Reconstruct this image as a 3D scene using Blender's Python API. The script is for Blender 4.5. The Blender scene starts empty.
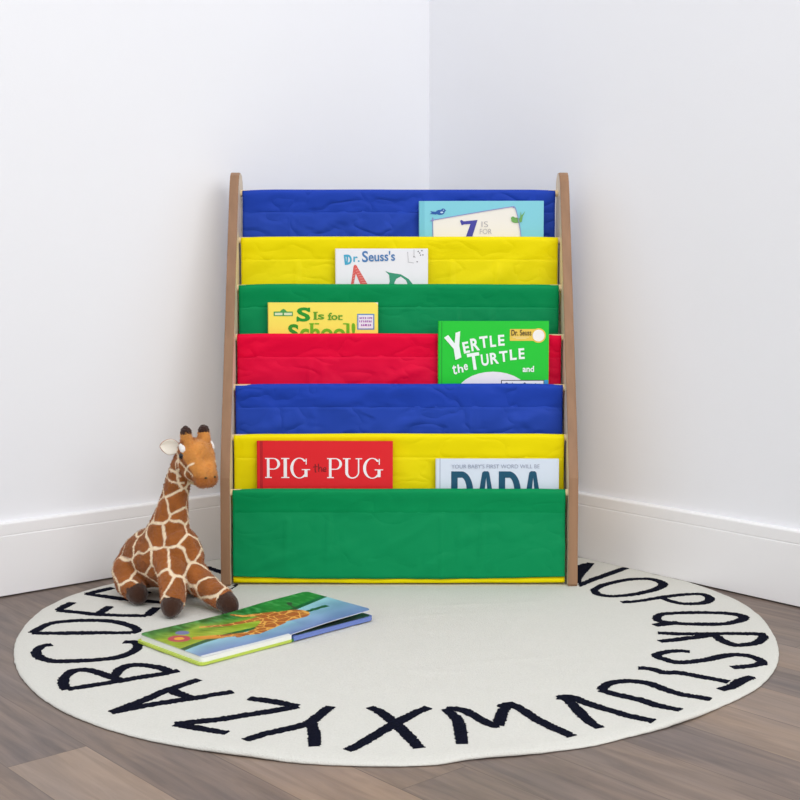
import bpy, bmesh, math, random
import numpy as np
from mathutils import Vector, Matrix, noise
from mathutils.geometry import tessellate_polygon
random.seed(7)
SC = bpy.context.scene
COL = SC.collection
PI = math.pi

# ------------------------------------------------------------------ helpers
def lin(c):
    return tuple((x / 255 / 12.92) if x / 255 <= .04045 else ((x / 255 + .055) / 1.055) ** 2.4 for x in c[:3]) + (1.0,)

def mat(name, rgb, rough=.7, spec=.3, bump=0, bscale=200, var=0, vscale=8, sheen=0, translucent=0, stretch=(1, 1, 1), coat=0):
    m = bpy.data.materials.new(name); m.use_nodes = True
    nt = m.node_tree; N = nt.nodes; L = nt.links
    b = N['Principled BSDF']
    b.inputs['Base Color'].default_value = lin(rgb)
    b.inputs['Roughness'].default_value = rough
    b.inputs['Specular IOR Level'].default_value = spec
    b.inputs['Coat Weight'].default_value = coat
    if sheen:
        b.inputs['Sheen Weight'].default_value = sheen
        b.inputs['Sheen Roughness'].default_value = .5
    tc = N.new('ShaderNodeTexCoord'); mp = N.new('ShaderNodeMapping')
    mp.inputs['Scale'].default_value = stretch
    L.new(tc.outputs['Object'], mp.inputs['Vector'])
    if var:
        t = N.new('ShaderNodeTexNoise'); t.inputs['Scale'].default_value = vscale; t.inputs['Detail'].default_value = 5
        L.new(mp.outputs['Vector'], t.inputs['Vector'])
        r = N.new('ShaderNodeValToRGB')
        lo = tuple(max(0, x * (1 - var)) for x in lin(rgb)[:3]) + (1,)
        hi = tuple(min(1, x * (1 + var)) for x in lin(rgb)[:3]) + (1,)
        r.color_ramp.elements[0].position = .3; r.color_ramp.elements[0].color = lo
        r.color_ramp.elements[1].position = .7; r.color_ramp.elements[1].color = hi
        L.new(t.outputs['Fac'], r.inputs['Fac']); L.new(r.outputs['Color'], b.inputs['Base Color'])
    if bump:
        t2 = N.new('ShaderNodeTexNoise'); t2.inputs['Scale'].default_value = bscale; t2.inputs['Detail'].default_value = 4
        L.new(mp.outputs['Vector'], t2.inputs['Vector'])
        bp = N.new('ShaderNodeBump'); bp.inputs['Strength'].default_value = bump; bp.inputs['Distance'].default_value = .002
        L.new(t2.outputs['Fac'], bp.inputs['Height']); L.new(bp.outputs['Normal'], b.inputs['Normal'])
    if translucent:
        tr = N.new('ShaderNodeBsdfTranslucent'); tr.inputs['Color'].default_value = lin(rgb)
        mx = N.new('ShaderNodeMixShader'); mx.inputs['Fac'].default_value = translucent
        L.new(b.outputs['BSDF'], mx.inputs[1]); L.new(tr.outputs['BSDF'], mx.inputs[2])
        L.new(mx.outputs['Shader'], N['Material Output'].inputs['Surface'])
    return m

def mesh_obj(name, verts, faces, m=None, parent=None, smooth=False, loc=None):
    me = bpy.data.meshes.new(name)
    me.from_pydata([tuple(v) for v in verts], [], faces)
    me.update()
    o = bpy.data.objects.new(name, me); COL.objects.link(o)
    if m is not None:
        for q in (m if isinstance(m, (list, tuple)) else [m]): me.materials.append(q)
    if smooth:
        for p in me.polygons: p.use_smooth = True
    if parent is not None: o.parent = parent
    if loc is not None: o.location = loc
    return o

def bm_obj(name, bm, m=None, parent=None, smooth=False, loc=None):
    me = bpy.data.meshes.new(name)
    bmesh.ops.recalc_face_normals(bm, faces=bm.faces)
    bm.to_mesh(me); bm.free()
    o = bpy.data.objects.new(name, me); COL.objects.link(o)
    if m is not None:
        for q in (m if isinstance(m, (list, tuple)) else [m]): me.materials.append(q)
    if smooth:
        for p in me.polygons: p.use_smooth = True
    if parent is not None: o.parent = parent
    if loc is not None: o.location = loc
    return o

def bm_box(bm, x0, x1, y0, y1, z0, z1, bev=0):
    r = bmesh.ops.create_cube(bm, size=1)
    vs = r['verts']
    for v in vs:
        v.co = Vector(((x0 + x1) / 2 + v.co.x * (x1 - x0), (y0 + y1) / 2 + v.co.y * (y1 - y0), (z0 + z1) / 2 + v.co.z * (z1 - z0)))
    if bev:
        es = list({e for v in vs for e in v.link_edges})
        bmesh.ops.bevel(bm, geom=es, offset=bev, segments=2, profile=.5, affect='EDGES')

def bm_cyl(bm, a, b, r, n=16):
    a = Vector(a); b = Vector(b); d = (b - a)
    q = d.to_track_quat('Z', 'Y').to_matrix().to_4x4()
    bmesh.ops.create_cone(bm, cap_ends=True, segments=n, radius1=r, radius2=r, depth=d.length,
                          matrix=Matrix.Translation((a + b) / 2) @ q)

def thing(name, label, cat, loc=(0, 0, 0), rz=0, group=None):
    o = bpy.data.objects.new(name, None); COL.objects.link(o)
    o.empty_display_size = .05
    o.location = loc; o.rotation_euler = (0, 0, rz)
    return tag(o, label, cat, group)

def tag(o, label, cat, group=None):
    o['label'] = label; o['category'] = cat
    if group: o['group'] = group
    return o

def struct(o):
    o['kind'] = 'structure'; return o

def smoothpts(pts, step, closed=False):
    """Catmull-Rom through pts, resampled at about step."""
    P = [Vector(p) for p in pts]
    out = []
    n = len(P)
    for i in range(n - 1):
        p1, p2 = P[i], P[i + 1]
        p0 = P[i - 1] if i > 0 else p1 * 2 - p2
        p3 = P[i + 2] if i + 2 < n else p2 * 2 - p1
        k = max(2, int((p2 - p1).length / step))
        for j in range(k):
            t = j / k
            out.append(.5 * ((2 * p1) + (p2 - p0) * t + (2 * p0 - 5 * p1 + 4 * p2 - p3) * t * t + (3 * p1 - p0 - 3 * p2 + p3) * t ** 3))
    out.append(P[-1])
    return out

# ------------------------------------------------------------------ measured layout (metres)
CORNER = Vector((.0623, 2.7702))       # where the two skirting faces meet
ANG = .86374
DL = Vector((-math.sin(ANG), -math.cos(ANG)))      # left wall runs this way from the corner
DR = Vector((math.cos(ANG), -math.sin(ANG)))       # right wall
NLW = Vector((math.cos(ANG), -math.sin(ANG)))      # into the room from the left wall
NRW = Vector((-math.sin(ANG), -math.cos(ANG)))
BASE_T = .013
BASE_H = .1296

# ------------------------------------------------------------------ room
def wall_mat(name, rgb):
    return mat(name, rgb, rough=.75, spec=.2, bump=.06, bscale=260)
M_wall = wall_mat('white wall paint', (238, 239, 243))
M_base = mat('white gloss trim paint', (241, 240, 241), rough=.42, spec=.4)

def floor_material():
    m = bpy.data.materials.new('grey brown plank floor'); m.use_nodes = True
    nt = m.node_tree; N = nt.nodes; L = nt.links
    b = N['Principled BSDF']
    tc = N.new('ShaderNodeTexCoord')
    mp = N.new('ShaderNodeMapping'); mp.vector_type = 'TEXTURE'
    mp.inputs['Rotation'].default_value = (0, 0, math.radians(-48.6))
    mp.inputs['Location'].default_value = (-.4440 + .0, 1.3864, 0)
    L.new(tc.outputs['Object'], mp.inputs['Vector'])
    # the mapping turns the floor so x runs along the planks
    sh = N.new('ShaderNodeVectorMath'); sh.operation = 'ADD'; sh.inputs[1].default_value = (58 * .92 - .3404, 46 * .098, 0)
    L.new(mp.outputs['Vector'], sh.inputs[0])
    br = N.new('ShaderNodeTexBrick')
    br.offset = .37; br.offset_frequency = 2; br.squash = 1
    br.inputs['Scale'].default_value = 1
    br.inputs['Brick Width'].default_value = .92; br.inputs['Row Height'].default_value = .098
    br.inputs['Mortar Size'].default_value = .0007; br.inputs['Mortar Smooth'].default_value = .3
    br.inputs['Bias'].default_value = 0
    br.inputs['Color1'].default_value = (0, 0, 0, 1); br.inputs['Color2'].default_value = (1, 1, 1, 1)
    br.inputs['Mortar'].default_value = (.5, .5, .5, 1)
    L.new(sh.outputs['Vector'], br.inputs['Vector'])
    ramp = N.new('ShaderNodeValToRGB')
    cr = ramp.color_ramp
    cr.elements[0].position = 0; cr.elements[0].color = lin((108, 96, 92))
    cr.elements[1].position = 1; cr.elements[1].color = lin((165, 146, 130))
    for p, c in ((.2, (110, 100, 97)), (.45, (122, 108, 100)), (.7, (132, 116, 105)), (.88, (150, 131, 117))):
        e = cr.elements.new(p); e.color = lin(c)
    L.new(br.outputs['Color'], ramp.inputs['Fac'])
    # grain
    mp2 = N.new('ShaderNodeMapping'); mp2.inputs['Scale'].default_value = (3.2, 34, 1)
    L.new(mp.outputs['Vector'], mp2.inputs['Vector'])
    # shift the grain per plank
    addv = N.new('ShaderNodeVectorMath'); addv.operation = 'ADD'
    sc = N.new('ShaderNodeVectorMath'); sc.operation = 'SCALE'; sc.inputs['Scale'].default_value = 17
    L.new(br.outputs['Color'], sc.inputs[0]); L.new(mp2.outputs['Vector'], addv.inputs[0]); L.new(sc.outputs['Vector'], addv.inputs[1])
    n1 = N.new('ShaderNodeTexNoise'); n1.inputs['Scale'].default_value = 1.6; n1.inputs['Detail'].default_value = 8; n1.inputs['Roughness'].default_value = .62; n1.inputs['Distortion'].default_value = .8
    L.new(addv.outputs['Vector'], n1.inputs['Vector'])
    gr = N.new('ShaderNodeValToRGB')
    gr.color_ramp.elements[0].position = .3; gr.color_ramp.elements[0].color = lin((78, 67, 61))
    gr.color_ramp.elements[1].position = .72; gr.color_ramp.elements[1].color = lin((166, 146, 130))
    L.new(n1.outputs['Fac'], gr.inputs['Fac'])
    mix = N.new('ShaderNodeMix'); mix.data_type = 'RGBA'; mix.inputs['Factor'].default_value = .40
    L.new(ramp.outputs['Color'], mix.inputs['A']); L.new(gr.outputs['Color'], mix.inputs['B'])
    n3 = N.new('ShaderNodeTexNoise'); n3.inputs['Scale'].default_value = 1.3; n3.inputs['Detail'].default_value = 3
    mp3 = N.new('ShaderNodeMapping'); mp3.inputs['Scale'].default_value = (3.0, 9, 1)
    L.new(mp.outputs['Vector'], mp3.inputs['Vector']); L.new(mp3.outputs['Vector'], n3.inputs['Vector'])
    r3 = N.new('ShaderNodeValToRGB')
    r3.color_ramp.elements[0].position = .35; r3.color_ramp.elements[0].color = (.86, .88, .93, 1)
    r3.color_ramp.elements[1].position = .65; r3.color_ramp.elements[1].color = (1.1, 1.05, .98, 1)
    L.new(n3.outputs['Fac'], r3.inputs['Fac'])
    m3 = N.new('ShaderNodeMix'); m3.data_type = 'RGBA'; m3.blend_type = 'MULTIPLY'; m3.inputs['Factor'].default_value = 1
    L.new(mix.outputs['Result'], m3.inputs['A']); L.new(r3.outputs['Color'], m3.inputs['B'])
    seam = N.new('ShaderNodeMix'); seam.data_type = 'RGBA'; seam.inputs['B'].default_value = lin((60, 52, 48))
    mm = N.new('ShaderNodeMath'); mm.operation = 'MULTIPLY'; mm.inputs[1].default_value = .5
    L.new(br.outputs['Fac'], mm.inputs[0]); L.new(mm.outputs[0], seam.inputs['Factor'])
    L.new(m3.outputs['Result'], seam.inputs['A']); L.new(seam.outputs['Result'], b.inputs['Base Color'])
    b.inputs['Roughness'].default_value = .48; b.inputs['Specular IOR Level'].default_value = .35
    bp = N.new('ShaderNodeBump'); bp.inputs['Strength'].default_value = .12; bp.inputs['Distance'].default_value = .001
    L.new(n1.outputs['Fac'], bp.inputs['Height']); L.new(bp.outputs['Normal'], b.inputs['Normal'])
    return m

WC = CORNER - (NLW + NRW) * BASE_T        # plaster corner
LEN = 4.2; WH = 2.6
def v3(p, z): return (p.x, p.y, z)

fl = [WC, WC + DL * LEN, WC + DL * LEN + DR * LEN, WC + DR * LEN]
bm = bmesh.new()
vs = [bm.verts.new(v3(p, 0)) for p in fl] + [bm.verts.new(v3(p, -.03)) for p in fl]
bm.faces.new(vs[:4]); bm.faces.new(vs[4:][::-1])
for i in range(4): bm.faces.new((vs[i], vs[i + 4], vs[(i + 1) % 4 + 4], vs[(i + 1) % 4]))
struct(bm_obj('floor', bm, floor_material()))

def wall(name, d, n):
    a = WC.copy(); b = WC + d * LEN
    t = .08
    a2 = a - n * t; b2 = b - n * t
    bm = bmesh.new()
    lo = [bm.verts.new(v3(p, 0)) for p in (a, b, b2, a2)]
    hi = [bm.verts.new(v3(p, WH)) for p in (a, b, b2, a2)]
    bm.faces.new(lo); bm.faces.new(hi)
    for i in range(4): bm.faces.new((lo[i], lo[(i + 1) % 4], hi[(i + 1) % 4], hi[i]))
    return struct(bm_obj(name, bm, M_wall))
wall('wall_left', DL, NLW)
wall('wall_right', DR, NRW)

# skirting: profile (distance out of the wall, height), mitred in the corner
PROF = [(0, .003), (BASE_T, .003), (BASE_T, .1052), (BASE_T - .0004, .1062), (BASE_T - .0016, .1067), (BASE_T - .0017, .1075), (BASE_T - .0007, .1081),
        (BASE_T - .0005, .1092), (BASE_T - .0005, .1262), (BASE_T - .0014, .1282), (BASE_T - .0050, .1296), (0, .1296)]
def skirting(name, d, n, other_d):
    bm = bmesh.new(); A = []; B = []
    for u, z in PROF:
        p0 = WC + n * u + other_d * 0 + d * u      # mitre: moves along the wall as far as it stands out
        A.append(bm.verts.new(v3(p0, z))); B.append(bm.verts.new(v3(WC + d * LEN + n * u, z)))
    for i in range(len(PROF) - 1): bm.faces.new((A[i], A[i + 1], B[i + 1], B[i]))
    bm.faces.new((A[-1], A[0], B[0], B[-1])); bm.faces.new(A[::-1]); bm.faces.new(B)
    return struct(bm_obj(name, bm, M_base))
skirting('baseboard_left', DL, NLW, DR)
skirting('baseboard_right', DR, NRW, DL)

# ------------------------------------------------------------------ rug
RUG = Vector((-.0086, 1.9632)); RUG_T = .0055
RUG_R = [(5.3, .5929), (13.2, .5965), (26.0, .591), (60, .5832), (90, .5832), (120, .5832), (153.3, .5664), (163.3, .5835), (172.1, .5868), (184.5, .5794), (195.9, .5754), (209.6, .5741),
         (221.7, .5767), (231.7, .5765), (240.0, .5745), (245.9, .5722), (253.4, .572), (259.5, .5755), (265.2, .5752), (270.9, .5747), (275.4, .5728), (277.2, .5660), (279.1, .5612),
         (285.1, .5631), (290.2, .5631), (295.3, .5650), (299.7, .5612), (306.6, .564), (318.8, .5657), (327.9, .5759), (337.0, .5802), (345.3, .582), (355.9, .5848)]
_A = [RUG_R[-1][0] - 360] + [a for a, r in RUG_R] + [RUG_R[0][0] + 360]
_R = [RUG_R[-1][1]] + [r for a, r in RUG_R] + [RUG_R[0][1]]
def rug_radius(phi):
    a = math.degrees(phi) % 360
    r = float(np.interp(a, _A, _R))
    dv = Vector((math.cos(phi), math.sin(phi)))
    for n in (NLW, NRW):                     # stops just short of the skirting
        k = dv.dot(-n)
        if k > 1e-4:
            r = min(r, ((RUG - CORNER).dot(n) - .003) / k)
    return r
def rug_top(x, y):
    """height of the pile above the floor at rug-local x, y"""
    if -.335 < x < .35 and .21 < y < .5: return RUG_T - .0004       # pressed flat under the shelf
    h = RUG_T + .0009 * noise.noise(Vector((x * 9, y * 9, 3))) + .0006 * noise.noise(Vector((x * 30, y * 30, 8)))
    q = Vector((x, y)).length
    a = math.degrees(math.atan2(y, x)) % 360
    ri = math.exp(-((q - .575) / .03) ** 2)
    h += ri * (.004 * math.exp(-((a - 283) / 5) ** 2) + .0035 * math.exp(-((a - 309) / 6) ** 2) + .003 * math.exp(-((a - 252) / 8) ** 2))
    # a few soft crease lines in the pile
    for (cx, cy, ang, ln) in ((-.02, .02, .2, .12), (.1, .1, .15, .14), (-.1, -.02, -.2, .1), (.16, -.2, .3, .1), (.06, -.25, -.1, .08), (.2, .02, 1.2, .08)):
        dx, dy = x - cx, y - cy
        u = dx * math.cos(ang) + dy * math.sin(ang); w = -dx * math.sin(ang) + dy * math.cos(ang)
        h += .0009 * math.exp(-(u / ln) ** 2) * math.exp(-(w / .006) ** 2)
    return h

def rug_material(name, rgb, bump, scale, var):
    m = mat(name, rgb, rough=.95, spec=.03, bump=bump, bscale=scale, var=var, vscale=420)
    return m
M_rug = rug_material('cream cotton pile', (213, 212, 205), .6, 480, .04)
M_let = rug_material('navy black pile', (18, 20, 34), .8, 420, .5)

NS, NR = 420, 70
verts = []; faces = []
for i in range(NR + 1):
    t = i / NR
    for j in range(NS):
        phi = 2 * PI * j / NS
        rr = rug_radius(phi) + .0012 * noise.noise(Vector((math.cos(phi) * 40, math.sin(phi) * 40, 1)))
        q = rr * (t ** .8) if i else 0.0
        q = max(q, .0005)
        x, y = q * math.cos(phi), q * math.sin(phi)
        z = rug_top(x, y)
        if t > .985: z -= .0016
        verts.append((x, y, z))
for i in range(NR):
    for j in range(NS):
        faces.append((i * NS + j, i * NS + (j + 1) % NS, (i + 1) * NS + (j + 1) % NS, (i + 1) * NS + j)[::-1])
faces = [f[::-1] for f in faces]
b0 = len(verts)
for k, (dr, zf) in enumerate(((.0022, .6), (.0024, .3), (.0005, 0.0), (-.02, 0.0))):
    for j in range(NS):
        phi = 2 * PI * j / NS
        x0, y0, z0 = verts[NR * NS + j]
        dv = Vector((x0, y0)).normalized()
        lift = max(0, z0 - RUG_T) * .9
        zz = z0 * zf if zf else .0004 + (lift if k == 2 else 0)
        verts.append((x0 + dv.x * dr, y0 + dv.y * dr, zz))
for k in range(4):
    a0 = NR * NS if k == 0 else b0 + (k - 1) * NS
    a1 = b0 + k * NS
    for j in range(NS):
        faces.append((a0 + j, a0 + (j + 1) % NS, a1 + (j + 1) % NS, a1 + j)[::-1])
faces = [tuple(f) for f in faces]
cb = len(verts); verts.append((0, 0, .0004)); lastring = b0 + 3 * NS
for j in range(NS): faces.append((lastring + j, cb, lastring + (j + 1) % NS))
rug = mesh_obj('round_rug', verts, faces, M_rug, smooth=True, loc=(RUG.x, RUG.y, 0))
bmx = bmesh.new(); bmx.from_mesh(rug.data); bmesh.ops.recalc_face_normals(bmx, faces=bmx.faces); bmx.to_mesh(rug.data); bmx.free()
tag(rug, 'round cream pile rug with black alphabet letters around its edge on the wood floor', 'rug')

LETTERS =  {'A':[[(-355,-415),(-326,-376),(-302,-332),(-265,-285)],[(-355,-415),(-322,-395),(-265,-363),(-212,-336)],[(-296,-330),(-263,-361)]],'B':[[(-433,-326),(-365,-287),(-299,-248)],[(-433,-326),(-443,-308),(-450,-276),(-444,-248),(-421,-248),(-389,-273),(-370,-289)],[(-384,-276),(-381,-236),(-361,-221),(-330,-233),(-310,-252)]],'C':[[(-510,-123),(-522,-133),(-523,-158),(-513,-181),(-496,-198),(-478,-204),(-441,-201),(-402,-189),(-384,-164),(-379,-138),(-388,-113),(-406,-110)]],'D':[[(-556,-63),(-516,-64),(-451,-62),(-404,-62)],[(-557,-62),(-546,-17),(-523,2),(-488,7),(-451,2),(-421,-17),(-398,-48),(-404,-64)]],'E':[[(-553,69),(-481,44),(-400,34)],[(-553,69),(-542,118)],[(-482,46),(-473,92)],[(-400,34),(-394,82)]],'F':[[(-532,174),(-458,138),(-388,114)],[(-532,174),(-496,214)],[(-458,138),(-427,185)]],'G':[[(-356,372),(-314,325),(-263,264)],[(-403,257),(-367,200),(-331,172),(-300,186)],[(-356,372),(-402,332),(-403,257)],[(-300,186),(-285,242)]],'N':[[(321,229),(375,298),(432,366)],[(321,229),(333,295),(372,403)],[(372,403),(306,336),(289,319)],[(345,378),(369,389)],[(341,348),(361,371)],[(337,318),(351,351)]],'O':[[(347,202),(374,240),(421,274),(461,279),(477,245),(457,207),(414,173),(371,159),(350,173),(347,202)]],'P':[[(381,119),(405,125),(449,147),(489,166),(527,172),(536,144),(519,114),(490,106),(471,117),(454,144)]],'Q':[[(418,14),(430,40),(460,51),(507,53),(550,45),(561,25),(545,3),(511,-13),(453,-11),(424,0),(418,14)],[(408,-23),(425,-15),(450,-2)]],'R':[[(405,-63),(434,-67),(492,-65),(535,-66),(569,-70)],[(398,-109),(433,-96),(486,-73)],[(490,-70),(494,-104),(508,-126),(535,-119),(554,-99),(564,-75)]],'S':[[(432,-159),(415,-156),(391,-165),(379,-179),(387,-196),(403,-210),(440,-201),(487,-174),(513,-179),(523,-198),(522,-212),(505,-224),(474,-233)]],'T':[[(342,-236),(359,-240),(374,-256),(392,-256),(422,-275),(453,-296)],[(434,-328),(452,-315),(471,-292),(491,-272)]],'U':[[(275,-329),(292,-301),(320,-292),(345,-305),(373,-341),(412,-365)],[(275,-329),(290,-345),(320,-367),(341,-391),(363,-410)]],'V':[[(214,-358),(226,-368),(241,-442),(252,-468)],[(214,-358),(230,-355),(250,-380),(281,-413),(321,-449)]],'W':[[(67,-401),(80,-442),(82,-521)],[(67,-399),(90,-407),(119,-458),(129,-461)],[(129,-461),(136,-420),(145,-391)],[(135,-395),(153,-387),(181,-445),(214,-496)]],'X':[[(-53,-541),(-39,-523),(-1,-459),(29,-413),(45,-395)],[(-30,-395),(-18,-410),(3,-453),(18,-494),(31,-533)]],'Y':[[(-175,-510),(-149,-486),(-106,-456),(-94,-428),(-80,-391)],[(-99,-456),(-94,-492),(-91,-530)]],'Z':[[(-267,-456),(-199,-486)],[(-267,-456),(-203,-433),(-122,-391)],[(-122,-391),(-159,-372),(-188,-361)]]}

# letters that run round behind the bookshelf, drawn upright and turned to face outward
def polar(deg, strokes, w=.09, r0=.405, r1=.55):
    a = math.radians(deg); o = []
    for s in strokes:
        q = []
        for u, v in s:
            r = r0 + (r1 - r0) * v
            x = (.5 - u) * -w
            q.append((1000 * (r * math.cos(a) + x * math.sin(a)), 1000 * (r * math.sin(a) - x * math.cos(a))))
        o.append(q)
    return o
LETTERS['H'] = polar(117, [[(0, 0), (0, 1)], [(1, 0), (1, 1)], [(0, .5), (1, .5)]], r1=.53)
LETTERS['I'] = polar(103, [[(.5, 0), (.5, 1)], [(.2, 1), (.8, 1)], [(.2, 0), (.8, 0)]], r1=.53)
LETTERS['J'] = polar(90, [[(.8, 1), (.8, .25), (.5, 0), (.2, .2)]], r1=.53)
LETTERS['K'] = polar(78, [[(0, 0), (0, 1)], [(1, 1), (0, .45)], [(.2, .55), (1, 0)]], r1=.53)
LETTERS['L'] = polar(66, [[(0, 1), (0, 0), (.9, 0)]], r1=.53)
LETTERS['M'] = polar(55, [[(0, 0), (.1, 1)], [(.1, 1), (.5, .3)], [(.5, .3), (.9, 1)], [(.9, 1), (1, 0)]], r1=.53)

def rug_letter(ch, strokes):
    V = []; F = []
    for si, s in enumerate(strokes):
        pts = smoothpts([(x / 1000, y / 1000) for x, y in s], .0025)
        n = len(pts)
        ring = []
        for i, p in enumerate(pts):
            t = (pts[min(i + 1, n - 1)] - pts[max(i - 1, 0)]).normalized()
            nn = Vector((-t.y, t.x))
            jit = lambda k: .0011 * noise.noise(Vector((p.x * 300 + 9 * si, p.y * 300, k))) + random.uniform(-.0013, .0013)
            hw = .0082 * (.85 + .15 * math.sin(PI * i / max(1, n - 1))) * (1 + .12 * noise.noise(Vector((p.x * 20, p.y * 20, si))))
            row = []
            for u in (-1, -.93, -.33, .33, .93, 1):
                q = p + nn * (u * hw + (jit(u) if abs(u) > .5 else 0))
                L = q.length; lim = rug_radius(math.atan2(q.y, q.x)) - .006
                if L > lim: q = q * (lim / L)
                top = rug_top(q.x, q.y)
                z = top - .0012 if abs(u) == 1 else top + .0007 + .0003 * random.random() + .00015 * si
                wx, wy = q.x + RUG.x, q.y + RUG.y
                if 2.17 < wy < 2.44 and abs(abs(wx) - .3062) < .0120: z = RUG_T - .001      # trodden flat by the shelf feet
                row.append(len(V)); V.append((q.x, q.y, z))
            ring.append(row)
        for i in range(n - 1):
            for k in range(5): F.append((ring[i][k], ring[i + 1][k], ring[i + 1][k + 1], ring[i][k + 1])[::-1])
        F.append(tuple(ring[0])); F.append(tuple(ring[-1][::-1]))
    o = mesh_obj('letter', V, F, M_let, rug)
    o['label'] = 'black letter %s on the cream rug' % ch
    return o
for ch in sorted(LETTERS): rug_letter(ch, LETTERS[ch])

# ------------------------------------------------------------------ bookshelf
def wood(name, rgb, var=.16, sc=(1, 1, .12)):
    return mat(name, rgb, rough=.5, spec=.35, var=var, vscale=60, bump=.05, bscale=90, stretch=sc)
M_face = wood('pale veneer', (222, 203, 178), .07)
M_edge = wood('tan brown edge banding', (150, 114, 86), .12, (1, 1, .05))
M_dowel = wood('natural pine dowel', (226, 204, 160), .08, (.1, 1, 1))

SHELF_Y = 2.1896
shelf = thing('sling_bookshelf', 'kids sling bookshelf with tan wooden sides and blue, yellow, green and red fabric pockets', 'bookshelf', (-.0013, SHELF_Y, RUG_T))
# everything below is in shelf coordinates: y from the front foot, z from the rug
XO, TH = .3150, .0170
XI = XO - TH
def zz(z): return z - RUG_T
# outline of a side board (y, z)
def side_outline():
    f = []
    H = .7456 - .004; yt = .1673
    def fr(z): return float(np.interp(z, [0, .195, .26, .7386], [0.0, .0025, .019, .1673]))
    pts = [(.0035, 0.0), (0.0005, .004)]
    for i in range(1, 41):
        z = .70 * i / 40
        pts.append((fr(z), z))
    # rounded top
    a, bk = fr(.70), .226
    pts += [(a + .0085, .722), (a + .0165, .734), (a + .026, .7395), (bk - .024, .7395), (bk - .012, .735), (bk - .003, .725), (bk, .71)]
    pts += [(.2265, .4), (.2265, .1), (.2265, .004), (.224, 0)]
    # arch between the feet
    pts += [(.178, 0)]
    for i in range(13):
        t = PI * i / 12
        pts.append((.112 + .06 * math.cos(t), .012 + .034 * math.sin(t)))
    pts += [(.046, 0)]
    return pts
def side_board(s):
    P = side_outline(); n = len(P)
    bm = bmesh.new()
    xa, xb = s * XI, s * XO
    A = [bm.verts.new((xa, y, z)) for y, z in P]; B = [bm.verts.new((xb, y, z)) for y, z in P]
    fa = bm.faces.new(A); fb = bm.faces.new(B)
    sides = []
    for i in range(n): sides.append(bm.faces.new((A[i], A[(i + 1) % n], B[(i + 1) % n], B[i])))
    bmesh.ops.recalc_face_normals(bm, faces=bm.faces)
    for f in sides: f.material_index = 1
    es = [e for e in bm.edges if any(f in (fa, fb) for f in e.link_faces)]
    bmesh.ops.bevel(bm, geom=es, offset=.0014, segments=2, profile=.5, affect='EDGES')
    bm.normal_update()
    for f in bm.faces: f.material_index = 0 if abs(f.normal.x) > .97 else 1
    o = bm_obj('side_panel', bm, [M_face, M_edge], shelf)
    return o
for s in (-1, 1): side_board(s)

BLUE = (32, 66, 174); YEL = (238, 220, 0); GRN = (0, 139, 80); RED = (230, 0, 56)
def fabric(name, rgb, tl, crease):
    m = mat(name, rgb, rough=.5, spec=.10, bump=.10, bscale=900, translucent=tl)
    nt = m.node_tree; N = nt.nodes; L = nt.links
    tc = N.new('ShaderNodeTexCoord'); mp = N.new('ShaderNodeMapping'); mp.inputs['Scale'].default_value = (1.0, 0, 1.5)
    mp.inputs['Location'].default_value = (len(name) * 1.7, 0, 3.1)
    L.new(tc.outputs['Object'], mp.inputs['Vector'])
    n = N.new('ShaderNodeTexNoise'); n.inputs['Scale'].default_value = 11; n.inputs['Detail'].default_value = 2; n.inputs['Roughness'].default_value = .45; n.inputs['Distortion'].default_value = .3
    L.new(mp.outputs['Vector'], n.inputs['Vector'])
    ab = N.new('ShaderNodeMath'); ab.operation = 'SUBTRACT'; ab.inputs[1].default_value = .5; L.new(n.outputs['Fac'], ab.inputs[0])
    a2 = N.new('ShaderNodeMath'); a2.operation = 'ABSOLUTE'; L.new(ab.outputs[0], a2.inputs[0])
    sm = N.new('ShaderNodeMath'); sm.operation = 'SMOOTH_MIN'; sm.inputs[1].default_value = .07; sm.inputs[2].default_value = .05; L.new(a2.outputs[0], sm.inputs[0])
    fine = [x for x in N if x.type == 'BUMP'][0]
    bp = N.new('ShaderNodeBump'); bp.inputs['Strength'].default_value = crease; bp.inputs['Distance'].default_value = .05
    L.new(sm.outputs[0], bp.inputs['Height']); L.new(fine.outputs['Normal'], bp.inputs['Normal'])
    L.new(bp.outputs['Normal'], N['Principled BSDF'].inputs['Normal'])
    return m
FAB = {}
for nm, c in (('blue', BLUE), ('yellow', YEL), ('green', GRN), ('red', RED)):
    cs = {'blue': .6, 'red': .34, 'yellow': .22, 'green': .16}[nm]
    FAB[nm] = (fabric(nm + ' double fabric', c, .0, cs), fabric(nm + ' fabric', tuple(int(min(255, v + (255 - v) * .03)) for v in c), .04, cs))

# rods: (y, z of the rod centre in the room), half width limits, colour
RODS = [(2.3826, 0.7072, -.2945, .2925, 'blue'), (2.3511, 0.6183, -.2940, .2945, 'yellow'), (2.3209, 0.5304, -.2950, .2930, 'green'),
        (2.2911, 0.4406, -.2950, .2945, 'red'), (2.2626, 0.3516, -.2950, .2945, 'blue'), (2.2345, 0.2644, -.2950, .2940, 'yellow'),
        (2.2056, 0.1702, -.2945, .2935, 'green')]
RD = .0062
BOT = []                                   # floor height of pocket k (between panels k and k+1)
for k in range(6):
    BOT.append(max(.0125, RODS[k + 1][1] - .15) if k < 5 else .0185)
rod_r = .0072

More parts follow.
